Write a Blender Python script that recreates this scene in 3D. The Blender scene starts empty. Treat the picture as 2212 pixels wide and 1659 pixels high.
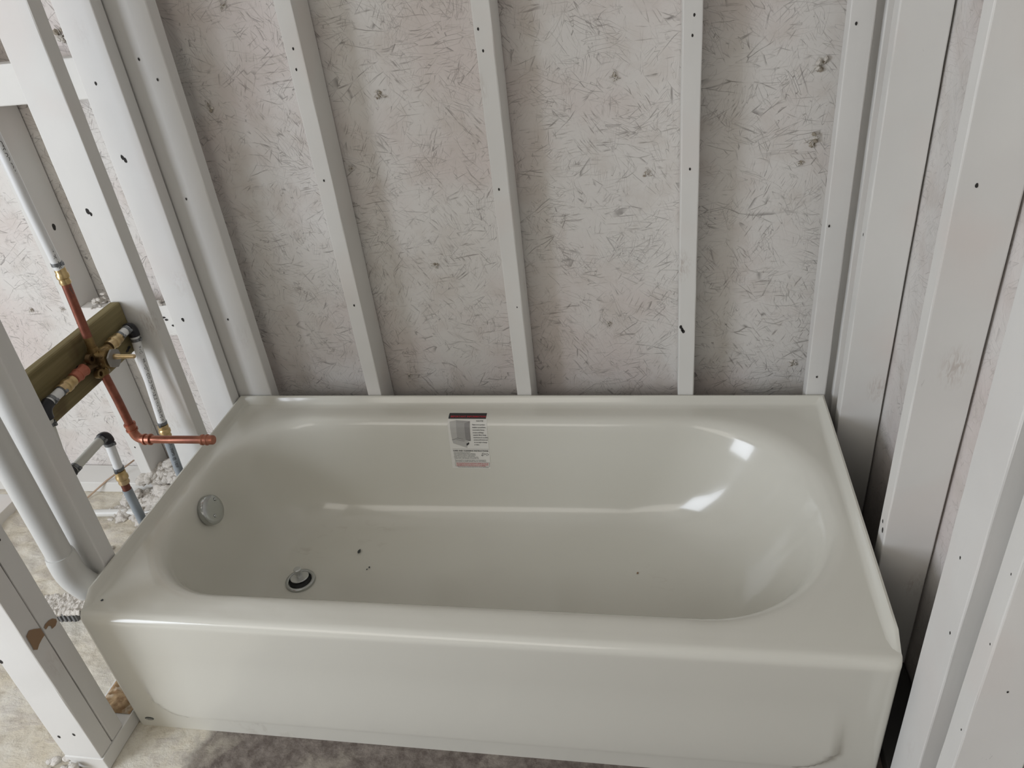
import bpy, bmesh, math, random
from mathutils import Vector, Matrix, Quaternion
random.seed(7)
PI = math.pi
SC = bpy.context.scene
COL = SC.collection
R = math.radians

# ------------------------------------------------------------------ camera
cam_d = bpy.data.cameras.new('camera')
cam = bpy.data.objects.new('camera', cam_d)
COL.objects.link(cam)
rx = Vector((0.9829642, 0.15229798, -0.10289173))
ux = Vector((0.00378919, 0.54290049, 0.83978849))
fx = Vector((-0.18375806, 0.8258719, -0.53307466))
m = Matrix((rx, ux, -fx)).transposed().to_4x4()
m.translation = Vector((1.13286, -0.89330, 1.46852))
cam.matrix_world = m
cam_d.sensor_width = 36.0
cam_d.lens = 36.0 * 1688.44 / 2212.0
cam_d.clip_start = 0.02
SC.camera = cam

# ------------------------------------------------------------------ world, daylight, exposure
SC.view_settings.view_transform = 'Standard'
SC.view_settings.look = 'None'
SC.view_settings.gamma = 1
SC.view_settings.use_curve_mapping = False
SC.view_settings.exposure = 0.10
w = bpy.data.worlds.new('world'); SC.world = w; w.use_nodes = True
bg = w.node_tree.nodes['Background']
bg.inputs[0].default_value = (1.0, 0.98, 0.95, 1); bg.inputs[1].default_value = 0.20

def area(name, loc, target, sx, sy, power, col):
    d = bpy.data.lights.new(name, 'AREA'); d.shape = 'RECTANGLE'
    d.size = sx; d.size_y = sy; d.energy = power; d.color = col
    o = bpy.data.objects.new(name, d); COL.objects.link(o)
    o.location = loc
    o.rotation_euler = (Vector(target) - Vector(loc)).to_track_quat('-Z', 'Y').to_euler()
    return o
area('window_daylight', (-1.72, -1.65, 1.30), (0.4, 0.25, 0.40), 1.2, 1.4, 50, (0.84, 0.90, 1.0))
area('added_fill_light', (-0.15, -2.25, 2.05), (0.7, 0.4, 0.2), 2.2, 1.2, 15.5, (1.0, 0.955, 0.88))  # fill added behind the camera to brighten the deck and tub floor

# ------------------------------------------------------------------ helpers
def obj(name, me, mat=None, parent=None, mats=None):
    o = bpy.data.objects.new(name, me); COL.objects.link(o)
    if mats:
        for q in mats: me.materials.append(q)
    elif mat: me.materials.append(mat)
    if parent is not None: o.parent = parent
    return o

def bmobj(name, bm, mat=None, parent=None, mats=None, smooth=False, angle=None):
    me = bpy.data.meshes.new(name)
    bmesh.ops.recalc_face_normals(bm, faces=bm.faces[:])
    bm.to_mesh(me); bm.free()
    if smooth:
        for p in me.polygons: p.use_smooth = True
        if angle is not None:
            try: me.set_sharp_from_angle(angle=R(angle))
            except Exception: pass
    return obj(name, me, mat, parent, mats)

def tag(o, label, cat=None, group=None, kind=None):
    if label: o['label'] = label
    if cat: o['category'] = cat
    if group: o['group'] = group
    if kind: o['kind'] = kind
    return o

def thing(name, label, cat, loc=(0, 0, 0), group=None):
    o = bpy.data.objects.new(name, None); COL.objects.link(o)
    o.location = loc; o.empty_display_size = 0.05
    return tag(o, label, cat, group)

def add_box(bm, a, b, mi=0):
    vs = [bm.verts.new((x, y, z)) for x in (a[0], b[0]) for y in (a[1], b[1]) for z in (a[2], b[2])]
    for f in ((0,1,3,2),(4,6,7,5),(0,4,5,1),(2,3,7,6),(0,2,6,4),(1,5,7,3)):
        fc = bm.faces.new([vs[i] for i in f]); fc.material_index = mi
    return vs

def frame(d):
    d = d.normalized()
    up = Vector((0, 0, 1)) if abs(d.z) < 0.9 else Vector((0, 1, 0))
    s = d.cross(up).normalized(); t = s.cross(d).normalized()
    return s, t

def add_tube(bm, pts, rad, n=20, caps=True, mi=0):
    pts = [Vector(p) for p in pts]
    rads = rad if isinstance(rad, (list, tuple)) else [rad]*len(pts)
    rings = []; s = None
    for i, p in enumerate(pts):
        d = (pts[min(i+1, len(pts)-1)] - pts[max(i-1, 0)]).normalized()
        if s is None: s, t = frame(d)
        else:
            s = (s - d*s.dot(d)).normalized(); t = s.cross(d).normalized()
        rings.append([bm.verts.new(p + (s*math.cos(2*PI*k/n) + t*math.sin(2*PI*k/n))*rads[i]) for k in range(n)])
    for a, b in zip(rings, rings[1:]):
        for k in range(n):
            f = bm.faces.new((a[k], a[(k+1) % n], b[(k+1) % n], b[k])); f.material_index = mi; f.smooth = True
    if caps:
        for r_ in (rings[0], rings[-1]):
            f = bm.faces.new(r_); f.material_index = mi
    return rings

def add_lathe(bm, base, axis, prof, n=24, mi=0):
    """prof: (distance along axis, radius)"""
    base = Vector(base); axis = Vector(axis).normalized()
    s, t = frame(axis); rings = []
    for h, r_ in prof:
        c = base + axis*h
        if r_ < 1e-6: rings.append([bm.verts.new(c)])
        else: rings.append([bm.verts.new(c + (s*math.cos(2*PI*k/n) + t*math.sin(2*PI*k/n))*r_) for k in range(n)])
    for a, b in zip(rings, rings[1:]):
        if len(a) == 1 and len(b) == 1: continue
        for k in range(n):
            if len(a) == 1: f = bm.faces.new((a[0], b[(k+1) % n], b[k]))
            elif len(b) == 1: f = bm.faces.new((a[k], a[(k+1) % n], b[0]))
            else: f = bm.faces.new((a[k], a[(k+1) % n], b[(k+1) % n], b[k]))
            f.material_index = mi; f.smooth = True
    for r_ in (rings[0], rings[-1]):
        if len(r_) > 1:
            f = bm.faces.new(r_); f.material_index = mi

def arc(p0, pc, p1, n=8):
    """quadratic bend through corner pc"""
    p0, pc, p1 = Vector(p0), Vector(pc), Vector(p1)
    return [p0*(1-t)**2 + pc*2*t*(1-t) + p1*t*t for t in [i/n for i in range(n+1)]]

# ------------------------------------------------------------------ materials
def new_mat(name):
    mt = bpy.data.materials.new(name); mt.use_nodes = True
    nt = mt.node_tree; b = nt.nodes['Principled BSDF']
    return mt, nt, b

def N(nt, t, **kw):
    n = nt.nodes.new(t)
    for k, v in kw.items():
        if k == 'ins':
            for i, x in v.items(): n.inputs[i].default_value = x
        else: setattr(n, k, v)
    return n

def L(nt, a, b): nt.links.new(a, b)

def ramp(nt, src, stops, interp='LINEAR'):
    r_ = nt.nodes.new('ShaderNodeValToRGB'); r_.color_ramp.interpolation = interp
    e = r_.color_ramp.elements
    while len(e) < len(stops): e.new(0.5)
    for i, (p, c) in enumerate(stops):
        e[i].position = p; e[i].color = (c, c, c, 1) if not isinstance(c, tuple) else c + (1,)
    L(nt, src, r_.inputs[0]); return r_

def mixc(nt, fac, a, b, mode='MIX'):
    mx = nt.nodes.new('ShaderNodeMix'); mx.data_type = 'RGBA'; mx.blend_type = mode
    for i, v in ((0, fac), (6, a), (7, b)):
        if hasattr(v, 'is_linked') or hasattr(v, 'links'): L(nt, v, mx.inputs[i])
        elif isinstance(v, tuple): mx.inputs[i].default_value = v + (1,)
        else: mx.inputs[i].default_value = v
    return mx.outputs[2]

def mth(nt, op, a, b=None, clamp=False):
    n = nt.nodes.new('ShaderNodeMath'); n.operation = op; n.use_clamp = clamp
    for i, v in ((0, a), (1, b)):
        if v is None: continue
        if hasattr(v, 'links'): L(nt, v, n.inputs[i])
        else: n.inputs[i].default_value = v
    return n.outputs[0]

def plain(name, col, rough=0.5, metal=0.0, bump=None, coat=0.0):
    mt, nt, b = new_mat(name)
    b.inputs['Base Color'].default_value = col + (1,)
    b.inputs['Roughness'].default_value = rough
    b.inputs['Metallic'].default_value = metal
    if coat: b.inputs['Coat Weight'].default_value = coat
    if bump:
        tc = N(nt, 'ShaderNodeTexCoord')
        no = N(nt, 'ShaderNodeTexNoise', ins={'Scale': bump[0], 'Detail': 6.0})
        L(nt, tc.outputs['Object'], no.inputs['Vector'])
        bp = N(nt, 'ShaderNodeBump', ins={'Strength': bump[1], 'Distance': bump[2]})
        L(nt, no.outputs[0], bp.inputs['Height']); L(nt, bp.outputs[0], b.inputs['Normal'])
        c = mixc(nt, ramp(nt, no.outputs[0], [(0.3, 0.0), (0.7, 1.0)]).outputs[0], tuple(x*0.86 for x in col), col)
        L(nt, c, b.inputs['Base Color'])
    return mt

def paint_wood(name, col, stain=(0.36, 0.27, 0.22), amt=1.0, knots=True):
    mt, nt, b = new_mat(name)
    tc = N(nt, 'ShaderNodeTexCoord'); oi = N(nt, 'ShaderNodeObjectInfo')
    off = N(nt, 'ShaderNodeVectorMath', operation='SCALE'); off.inputs[0].default_value = (13.1, 7.7, 5.3)
    L(nt, oi.outputs['Random'], off.inputs['Scale'])
    ad = N(nt, 'ShaderNodeVectorMath', operation='ADD')
    L(nt, tc.outputs['Object'], ad.inputs[0]); L(nt, off.outputs[0], ad.inputs[1])
    v = ad.outputs[0]
    # long soft mottling
    n1 = N(nt, 'ShaderNodeTexNoise', ins={'Scale': 3.5, 'Detail': 3.0}); L(nt, v, n1.inputs['Vector'])
    c = mixc(nt, ramp(nt, n1.outputs[0], [(0.35, 0.0), (0.65, 1.0)]).outputs[0], tuple(x*0.94 for x in col), col)
    n1b = N(nt, 'ShaderNodeTexNoise', ins={'Scale': 5.0, 'Detail': 2.0}); L(nt, v, n1b.inputs['Vector'])
    c = mixc(nt, mth(nt, 'MULTIPLY', ramp(nt, n1b.outputs[0], [(0.52, 0.0), (0.7, 1.0)]).outputs[0], 0.5*amt), c, (col[0]*0.97, col[1]*0.89, col[2]*0.87))
    # grain
    mp = N(nt, 'ShaderNodeMapping'); mp.inputs['Scale'].default_value = (150, 150, 6); L(nt, v, mp.inputs[0])
    n2 = N(nt, 'ShaderNodeTexNoise', ins={'Scale': 1.0, 'Detail': 5.0, 'Distortion': 0.3}); L(nt, mp.outputs[0], n2.inputs['Vector'])
    # knots and dirty patches
    mk = N(nt, 'ShaderNodeMapping'); mk.inputs['Scale'].default_value = (7, 7, 4.2); L(nt, v, mk.inputs[0])
    vo = N(nt, 'ShaderNodeTexVoronoi', ins={'Scale': 1.0, 'Randomness': 1.0}); L(nt, mk.outputs[0], vo.inputs['Vector'])
    ms = N(nt, 'ShaderNodeMapping'); ms.inputs['Scale'].default_value = (170, 170, 45); L(nt, v, ms.inputs[0])
    n3 = N(nt, 'ShaderNodeTexNoise', ins={'Scale': 1.0, 'Detail': 5.0, 'Distortion': 1.2}); L(nt, ms.outputs[0], n3.inputs['Vector'])
    ring = ramp(nt, vo.outputs['Distance'], [(0.05, 1.0), (0.20, 0.0)]).outputs[0]
    br = ramp(nt, n3.outputs[0], [(0.42, 0.0), (0.62, 1.0)]).outputs[0]
    k = mth(nt, 'MULTIPLY', ring, br)
    k = mth(nt, 'MULTIPLY', k, 0.42*amt)
    c = mixc(nt, k, c, stain)
    # sparse dark scratches
    sc_ = ramp(nt, n3.outputs[0], [(0.70, 0.0), (0.76, 1.0)]).outputs[0]
    n4 = N(nt, 'ShaderNodeTexNoise', ins={'Scale': 9.0, 'Detail': 2.0}); L(nt, v, n4.inputs['Vector'])
    sk = mth(nt, 'MULTIPLY', mth(nt, 'MULTIPLY', sc_, ramp(nt, n4.outputs[0], [(0.6, 0.0), (0.72, 1.0)]).outputs[0]), 0.5*amt)
    c = mixc(nt, sk, c, (0.22, 0.19, 0.17))
    L(nt, c, b.inputs['Base Color'])
    b.inputs['Roughness'].default_value = 0.62
    h = mth(nt, 'ADD', mth(nt, 'MULTIPLY', n2.outputs[0], 0.35), mth(nt, 'MULTIPLY', k, -1.2))
    bp = N(nt, 'ShaderNodeBump', ins={'Strength': 0.35, 'Distance': 0.0012})
    L(nt, h, bp.inputs['Height']); L(nt, bp.outputs[0], b.inputs['Normal'])
    return mt

def osb_mat(name, col, crack=1.0, swap=False):
    """sprayed strand board; swap: the board lies in the yz plane"""
    mt, nt, b = new_mat(name)
    tc = N(nt, 'ShaderNodeTexCoord')
    v0 = tc.outputs['Object']
    wn = N(nt, 'ShaderNodeTexNoise', ins={'Scale': 9.0, 'Detail': 3.0}); L(nt, v0, wn.inputs['Vector'])
    wsub = N(nt, 'ShaderNodeVectorMath', operation='SUBTRACT'); wsub.inputs[1].default_value = (0.5, 0.5, 0.5); L(nt, wn.outputs['Color'], wsub.inputs[0])
    wsc = N(nt, 'ShaderNodeVectorMath', operation='SCALE'); wsc.inputs['Scale'].default_value = 0.020; L(nt, wsub.outputs[0], wsc.inputs[0])
    wv = N(nt, 'ShaderNodeVectorMath', operation='ADD'); L(nt, v0, wv.inputs[0]); L(nt, wsc.outputs[0], wv.inputs[1])
    lines = None; relief = None
    axis = 'X' if swap else 'Y'
    for i, (ang, sl, ss) in enumerate([(8, 16, 100), (-24, 20, 130), (47, 24, 150), (-68, 22, 140), (83, 28, 170), (-8, 7, 40), (35, 8, 46), (-50, 9, 52)]):
        ro = N(nt, 'ShaderNodeVectorRotate', rotation_type=axis + '_AXIS'); ro.inputs['Angle'].default_value = R(ang)
        L(nt, wv.outputs[0], ro.inputs['Vector'])
        mp = N(nt, 'ShaderNodeMapping')
        mp.inputs['Location'].default_value = (i*3.7, i*1.3, i*2.9)
        mp.inputs['Scale'].default_value = (0.0001, sl, ss) if swap else (sl, 0.0001, ss)
        L(nt, ro.outputs[0], mp.inputs[0])
        e = N(nt, 'ShaderNodeTexVoronoi', feature='DISTANCE_TO_EDGE', ins={'Scale': 1.0}); L(nt, mp.outputs[0], e.inputs['Vector'])
        f1 = N(nt, 'ShaderNodeTexVoronoi', ins={'Scale': 1.0}); L(nt, mp.outputs[0], f1.inputs['Vector'])
        bw = N(nt, 'ShaderNodeSeparateColor'); L(nt, f1.outputs['Color'], bw.inputs[0])
        ln = ramp(nt, e.outputs[0], [(0.0, 1.0), (0.05, 0.0)]).outputs[0]
        # only a few flakes of each direction lie on top
        on = ramp(nt, bw.outputs[0], [(0.72, 0.0), (0.76, 1.0)]).outputs[0]
        pn = N(nt, 'ShaderNodeTexNoise', ins={'Scale': 7.0 + 3*i, 'Detail': 2.0}); 
        mo = N(nt, 'ShaderNodeMapping'); mo.inputs['Location'].default_value = (i*5.1, 0, i*4.4); L(nt, v0, mo.inputs[0]); L(nt, mo.outputs[0], pn.inputs['Vector'])
        msk = ramp(nt, pn.outputs[0], [(0.50, 0.0), (0.66, 1.0)]).outputs[0]
        ln = mth(nt, 'MULTIPLY', mth(nt, 'MULTIPLY', ln, on), msk)
        rl = mth(nt, 'MULTIPLY', bw.outputs[1], on)
        lines = ln if lines is None else mth(nt, 'MAXIMUM', lines, ln)
        relief = rl if relief is None else mth(nt, 'ADD', relief, rl)
    # fine torn fibres
    fines = None
    for i, (ang, a_, b_) in enumerate([(4, 22, 260), (-52, 30, 300), (62, 30, 300)]):
        ro = N(nt, 'ShaderNodeVectorRotate', rotation_type=axis + '_AXIS'); ro.inputs['Angle'].default_value = R(ang); L(nt, wv.outputs[0], ro.inputs['Vector'])
        mp = N(nt, 'ShaderNodeMapping'); mp.inputs['Scale'].default_value = (30, a_, b_) if swap else (a_, 30, b_); L(nt, ro.outputs[0], mp.inputs[0])
        fn = N(nt, 'ShaderNodeTexNoise', ins={'Scale': 1.0, 'Detail': 4.0}); L(nt, mp.outputs[0], fn.inputs['Vector'])
        pn = N(nt, 'ShaderNodeTexNoise', ins={'Scale': 11.0, 'Detail': 3.0})
        mo = N(nt, 'ShaderNodeMapping'); mo.inputs['Location'].default_value = (i*2.1+9, 0, i*3.4); L(nt, v0, mo.inputs[0]); L(nt, mo.outputs[0], pn.inputs['Vector'])
        f_ = mth(nt, 'MULTIPLY', ramp(nt, fn.outputs[0], [(0.60, 0.0), (0.68, 1.0)]).outputs[0], ramp(nt, pn.outputs[0], [(0.52, 0.0), (0.66, 1.0)]).outputs[0])
        fines = f_ if fines is None else mth(nt, 'MAXIMUM', fines, f_)
    # pink / grey-green clouds where the paint is thin
    cn = N(nt, 'ShaderNodeTexNoise', ins={'Scale': 4.0, 'Detail': 4.0}); L(nt, v0, cn.inputs['Vector'])
    cn2 = N(nt, 'ShaderNodeTexNoise', ins={'Scale': 16.0, 'Detail': 5.0}); L(nt, v0, cn2.inputs['Vector'])
    pk = ramp(nt, cn.outputs[0], [(0.42, 0.0), (0.62, 1.0)]).outputs[0]
    c = mixc(nt, mth(nt, 'MULTIPLY', pk, 0.55), col, (col[0]*0.90, col[1]*0.80, col[2]*0.79))
    c = mixc(nt, mth(nt, 'MULTIPLY', ramp(nt, cn2.outputs[0], [(0.5, 0.0), (0.72, 1.0)]).outputs[0], 0.45), c, (col[0]*0.80, col[1]*0.76, col[2]*0.72))
    c = mixc(nt, mth(nt, 'MULTIPLY', fines, 0.58*crack), c, (0.20, 0.165, 0.15))
    c = mixc(nt, mth(nt, 'MULTIPLY', lines, 0.74*crack), c, (0.13, 0.11, 0.10))
    L(nt, c, b.inputs['Base Color']); b.inputs['Roughness'].default_value = 0.7
    h = mth(nt, 'SUBTRACT', mth(nt, 'MULTIPLY', relief, 0.5), mth(nt, 'MULTIPLY', mth(nt, 'MAXIMUM', lines, fines), 0.9))
    bp = N(nt, 'ShaderNodeBump', ins={'Strength': 0.45, 'Distance': 0.0016})
    L(nt, h, bp.inputs['Height']); L(nt, bp.outputs[0], b.inputs['Normal'])
    return mt

M = {}
M['paint'] = paint_wood('painted_lumber', (0.76, 0.75, 0.715))
M['paint_clean'] = paint_wood('painted_lumber_clean', (0.76, 0.75, 0.72), amt=0.45)
M['osb'] = osb_mat('painted_strand_board', (0.74, 0.715, 0.68))
M['osb_side'] = osb_mat('painted_strand_board_side', (0.72, 0.695, 0.665), crack=0.45, swap=True)
M['hole'] = plain('nail_hole', (0.03, 0.027, 0.025), 0.9)
M['resin'] = plain('resin_brown', (0.20, 0.13, 0.07), 0.6)
M['foam'] = plain('sprayed_debris', (0.70, 0.66, 0.60), 0.9, bump=(180, 0.8, 0.004))
M['clump'] = plain('strand_clump', (0.40, 0.35, 0.28), 0.9, bump=(250, 0.8, 0.003))
def enamel():
    mt, nt, b = new_mat('bath_enamel')
    tc = N(nt, 'ShaderNodeTexCoord'); v = tc.outputs['Object']
    sp = N(nt, 'ShaderNodeSeparateXYZ'); L(nt, v, sp.inputs[0])
    mp = N(nt, 'ShaderNodeMapping'); mp.inputs['Scale'].default_value = (1, 2.2, 1); mp.inputs['Rotation'].default_value = (0, 0, .35); L(nt, v, mp.inputs[0])
    n1 = N(nt, 'ShaderNodeTexNoise', ins={'Scale': 26.0, 'Detail': 6.0, 'Distortion': 1.0}); L(nt, mp.outputs[0], n1.inputs['Vector'])
    n2 = N(nt, 'ShaderNodeTexNoise', ins={'Scale': 5.0, 'Detail': 2.0}); L(nt, v, n2.inputs['Vector'])
    low = N(nt, 'ShaderNodeMapRange', ins={'From Min': 0.075, 'From Max': 0.06}); L(nt, sp.outputs[2], low.inputs[0])
    k = mth(nt, 'MULTIPLY', ramp(nt, n1.outputs[0], [(0.56, 0.0), (0.66, 1.0)]).outputs[0], ramp(nt, n2.outputs[0], [(0.54, 0.0), (0.66, 1.0)]).outputs[0])
    k = mth(nt, 'MULTIPLY', mth(nt, 'MULTIPLY', k, low.outputs[0]), 0.22)
    L(nt, mixc(nt, k, (0.69, 0.677, 0.605), (0.40, 0.34, 0.28)), b.inputs['Base Color'])
    b.inputs['Roughness'].default_value = 0.15; b.inputs['Coat Weight'].default_value = 0.2
    return mt
M['enamel'] = enamel()
M['under'] = plain('underside_gap_shade', (0.05, 0.048, 0.045), 0.8)  # underside tone, kept dark to carry the shade of the gaps
M['chrome'] = plain('chrome', (0.50, 0.515, 0.505), 0.20, 1.0)
M['satin'] = plain('satin_chrome', (0.66, 0.67, 0.66), 0.40, 0.8)
M['black'] = plain('black_hole', (0.008, 0.008, 0.009), 0.6)
M['pvc'] = plain('pvc_white', (0.70, 0.695, 0.66), 0.38)
M['pex'] = plain('pex_white', (0.82, 0.83, 0.82), 0.30)
M['pex_dull'] = plain('pex_sprayed', (0.66, 0.66, 0.60), 0.45)
M['fit'] = plain('black_fitting', (0.012, 0.012, 0.018), 0.35)
M['clamp'] = plain('steel_clamp', (0.22, 0.23, 0.24), 0.35, 0.7)
M['sleeve'] = plain('grey_sleeve', (0.30, 0.335, 0.36), 0.35)
M['rubber'] = plain('dark_rubber', (0.05, 0.06, 0.06), 0.6)
M['ink'] = plain('black_ink', (0.035, 0.035, 0.035), 0.6)
M['ink2'] = plain('grey_ink', (0.10, 0.10, 0.10), 0.6)
M['red'] = plain('red_ink', (0.50, 0.03, 0.045), 0.6)
M['labelpaper'] = plain('label_film', (0.74, 0.725, 0.67), 0.5)
M['lab1'] = plain('label_grey_light', (0.47, 0.46, 0.43), 0.5)
M['lab2'] = plain('label_grey_mid', (0.36, 0.35, 0.33), 0.5)
M['lab3'] = plain('label_grey_dark', (0.26, 0.25, 0.24), 0.5)

def metal_mottled(name, c1, c2, c3, rough=0.35, metal=0.85, sc=60, spray=0.0):
    mt, nt, b = new_mat(name)
    tc = N(nt, 'ShaderNodeTexCoord')
    n1 = N(nt, 'ShaderNodeTexNoise', ins={'Scale': sc, 'Detail': 5.0}); L(nt, tc.outputs['Object'], n1.inputs['Vector'])
    n2 = N(nt, 'ShaderNodeTexNoise', ins={'Scale': sc*0.25, 'Detail': 3.0}); L(nt, tc.outputs['Object'], n2.inputs['Vector'])
    c = mixc(nt, ramp(nt, n1.outputs[0], [(0.4, 0.0), (0.6, 1.0)]).outputs[0], c1, c2)
    c = mixc(nt, ramp(nt, n2.outputs[0], [(0.5, 0.0), (0.62, 1.0)]).outputs[0], c, c3)
    L(nt, c, b.inputs['Base Color']); b.inputs['Roughness'].default_value = rough; b.inputs['Metallic'].default_value = metal
    bp = N(nt, 'ShaderNodeBump', ins={'Strength': 0.3, 'Distance': 0.0008}); L(nt, n1.outputs[0], bp.inputs['Height']); L(nt, bp.outputs[0], b.inputs['Normal'])
    return mt
M['copper'] = metal_mottled('copper_dull', (0.27, 0.095, 0.062), (0.33, 0.125, 0.085), (0.20, 0.075, 0.055), 0.42, 0.7)
M['copper_bright'] = metal_mottled('copper_bright', (0.46, 0.19, 0.125), (0.40, 0.16, 0.105), (0.34, 0.14, 0.10), 0.36, 0.75)
M['brass'] = metal_mottled('brass', (0.66, 0.50, 0.26), (0.58, 0.42, 0.20), (0.62, 0.47, 0.28), 0.30, 0.8)
M['brass_old'] = metal_mottled('brass_tarnished', (0.20, 0.13, 0.05), (0.32, 0.22, 0.09), (0.12, 0.075, 0.035), 0.42, 0.75)

def treated():
    mt, nt, b = new_mat('treated_lumber')
    tc = N(nt, 'ShaderNodeTexCoord')
    mp = N(nt, 'ShaderNodeMapping'); mp.inputs['Scale'].default_value = (60, 60, 3); L(nt, tc.outputs['Object'], mp.inputs[0])
    n1 = N(nt, 'ShaderNodeTexNoise', ins={'Scale': 1.0, 'Detail': 5.0, 'Distortion': 0.6}); L(nt, mp.outputs[0], n1.inputs['Vector'])
    c = mixc(nt, ramp(nt, n1.outputs[0], [(0.35, 0.0), (0.65, 1.0)]).outputs[0], (0.17, 0.135, 0.055), (0.25, 0.205, 0.095))
    vo = N(nt, 'ShaderNodeTexNoise', ins={'Scale': 14.0, 'Detail': 2.0}); L(nt, tc.outputs['Object'], vo.inputs['Vector'])
    c = mixc(nt, mth(nt, 'MULTIPLY', ramp(nt, vo.outputs[0], [(0.6, 0.0), (0.7, 1.0)]).outputs[0], 0.6), c, (0.10, 0.065, 0.03))
    L(nt, c, b.inputs['Base Color']); b.inputs['Roughness'].default_value = 0.75
    bp = N(nt, 'ShaderNodeBump', ins={'Strength': 0.4, 'Distance': 0.001}); L(nt, n1.outputs[0], bp.inputs['Height']); L(nt, bp.outputs[0], b.inputs['Normal'])
    return mt
M['treated'] = treated()

def floor_mat():
    mt, nt, b = new_mat('oversprayed_slab')
    tc = N(nt, 'ShaderNodeTexCoord'); v = tc.outputs['Object']
    sp = N(nt, 'ShaderNodeSeparateXYZ'); L(nt, v, sp.inputs[0])
    n1 = N(nt, 'ShaderNodeTexNoise', ins={'Scale': 7.0, 'Detail': 6.0, 'Roughness': 0.65}); L(nt, v, n1.inputs['Vector'])
    n2 = N(nt, 'ShaderNodeTexNoise', ins={'Scale': 38.0, 'Detail': 8.0, 'Roughness': 0.7}); L(nt, v, n2.inputs['Vector'])
    n3 = N(nt, 'ShaderNodeTexNoise', ins={'Scale': 14.0, 'Detail': 3.0, 'Distortion': 0.8})
    mp = N(nt, 'ShaderNodeMapping'); mp.inputs['Scale'].default_value = (1.0, 2.2, 1); mp.inputs['Rotation'].default_value = (0, 0, 0.6); L(nt, v, mp.inputs[0]); L(nt, mp.outputs[0], n3.inputs['Vector'])
    cream = mixc(nt, ramp(nt, n1.outputs[0], [(0.35, 0.0), (0.65, 1.0)]).outputs[0], (0.66, 0.59, 0.46), (0.72, 0.685, 0.60))
    cream = mixc(nt, mth(nt, 'MULTIPLY', ramp(nt, n2.outputs[0], [(0.52, 0.0), (0.68, 1.0)]).outputs[0], 0.5), cream, (0.42, 0.36, 0.28))
    cream = mixc(nt, mth(nt, 'MULTIPLY', ramp(nt, n3.outputs[0], [(0.54, 0.0), (0.66, 1.0)]).outputs[0], 0.35), cream, (0.46, 0.41, 0.38))
    grey = mixc(nt, ramp(nt, n2.outputs[0], [(0.4, 0.0), (0.62, 1.0)]).outputs[0], (0.125, 0.10, 0.085), (0.25, 0.215, 0.185))
    grey = mixc(nt, ramp(nt, n1.outputs[0], [(0.56, 0.0), (0.70, 1.0)]).outputs[0], grey, (0.38, 0.34, 0.28))
    # the spray stops some 0.2 m along the tub
    e = mth(nt, 'ADD', sp.outputs[0], mth(nt, 'MULTIPLY', mth(nt, 'SUBTRACT', n1.outputs[0], 0.5), 0.35))
    fade = N(nt, 'ShaderNodeMapRange', ins={'From Min': 0.15, 'From Max': 0.22}); L(nt, e, fade.inputs[0])
    c = mixc(nt, fade.outputs[0], cream, grey)
    L(nt, c, b.inputs['Base Color']); b.inputs['Roughness'].default_value = 0.85
    bp = N(nt, 'ShaderNodeBump', ins={'Strength': 0.8, 'Distance': 0.006})
    L(nt, mth(nt, 'ADD', n2.outputs[0], n3.outputs[0]), bp.inputs['Height']); L(nt, bp.outputs[0], b.inputs['Normal'])
    return mt
M['floor'] = floor_mat()
M['ceil'] = plain('ceiling_board', (0.74, 0.72, 0.68), 0.8)
M['roughwood'] = metal_mottled('bare_rough_wood', (0.30, 0.18, 0.085), (0.44, 0.30, 0.16), (0.60, 0.54, 0.44), 0.8, 0.0, 80)
M['stick'] = plain('bare_stick', (0.42, 0.30, 0.21), 0.7)
M['stain'] = plain('brown_smear', (0.30, 0.19, 0.11), 0.8)

# ------------------------------------------------------------------ boards
def ico(bm, c, r_, jit, mi=0, sub=2, sq=(1, 1, 1)):
    g = bmesh.ops.create_icosphere(bm, subdivisions=sub, radius=1.0)
    for v in g['verts']:
        k = r_*(1 + random.uniform(-jit, jit))
        v.co = Vector((c[0] + v.co.x*k*sq[0], c[1] + v.co.y*k*sq[1], c[2] + v.co.z*k*sq[2]))
    for f in {f for v in g['verts'] for f in v.link_faces}: f.material_index = mi

def disc(bm, c, nrm, r_, mi=1, sq=1.6, n=10):
    """small irregular dark nail hole: a shallow cone sunk mouth on a face"""
    nrm = Vector(nrm); s, t = frame(nrm)
    c = Vector(c) + nrm*0.0004
    vs = [bm.verts.new(c + s*math.cos(2*PI*k/n)*r_*random.uniform(.8, 1.1) + t*math.sin(2*PI*k/n)*r_*sq*random.uniform(.8, 1.1)) for k in range(n)]
    f = bm.faces.new(vs); f.material_index = mi

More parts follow.
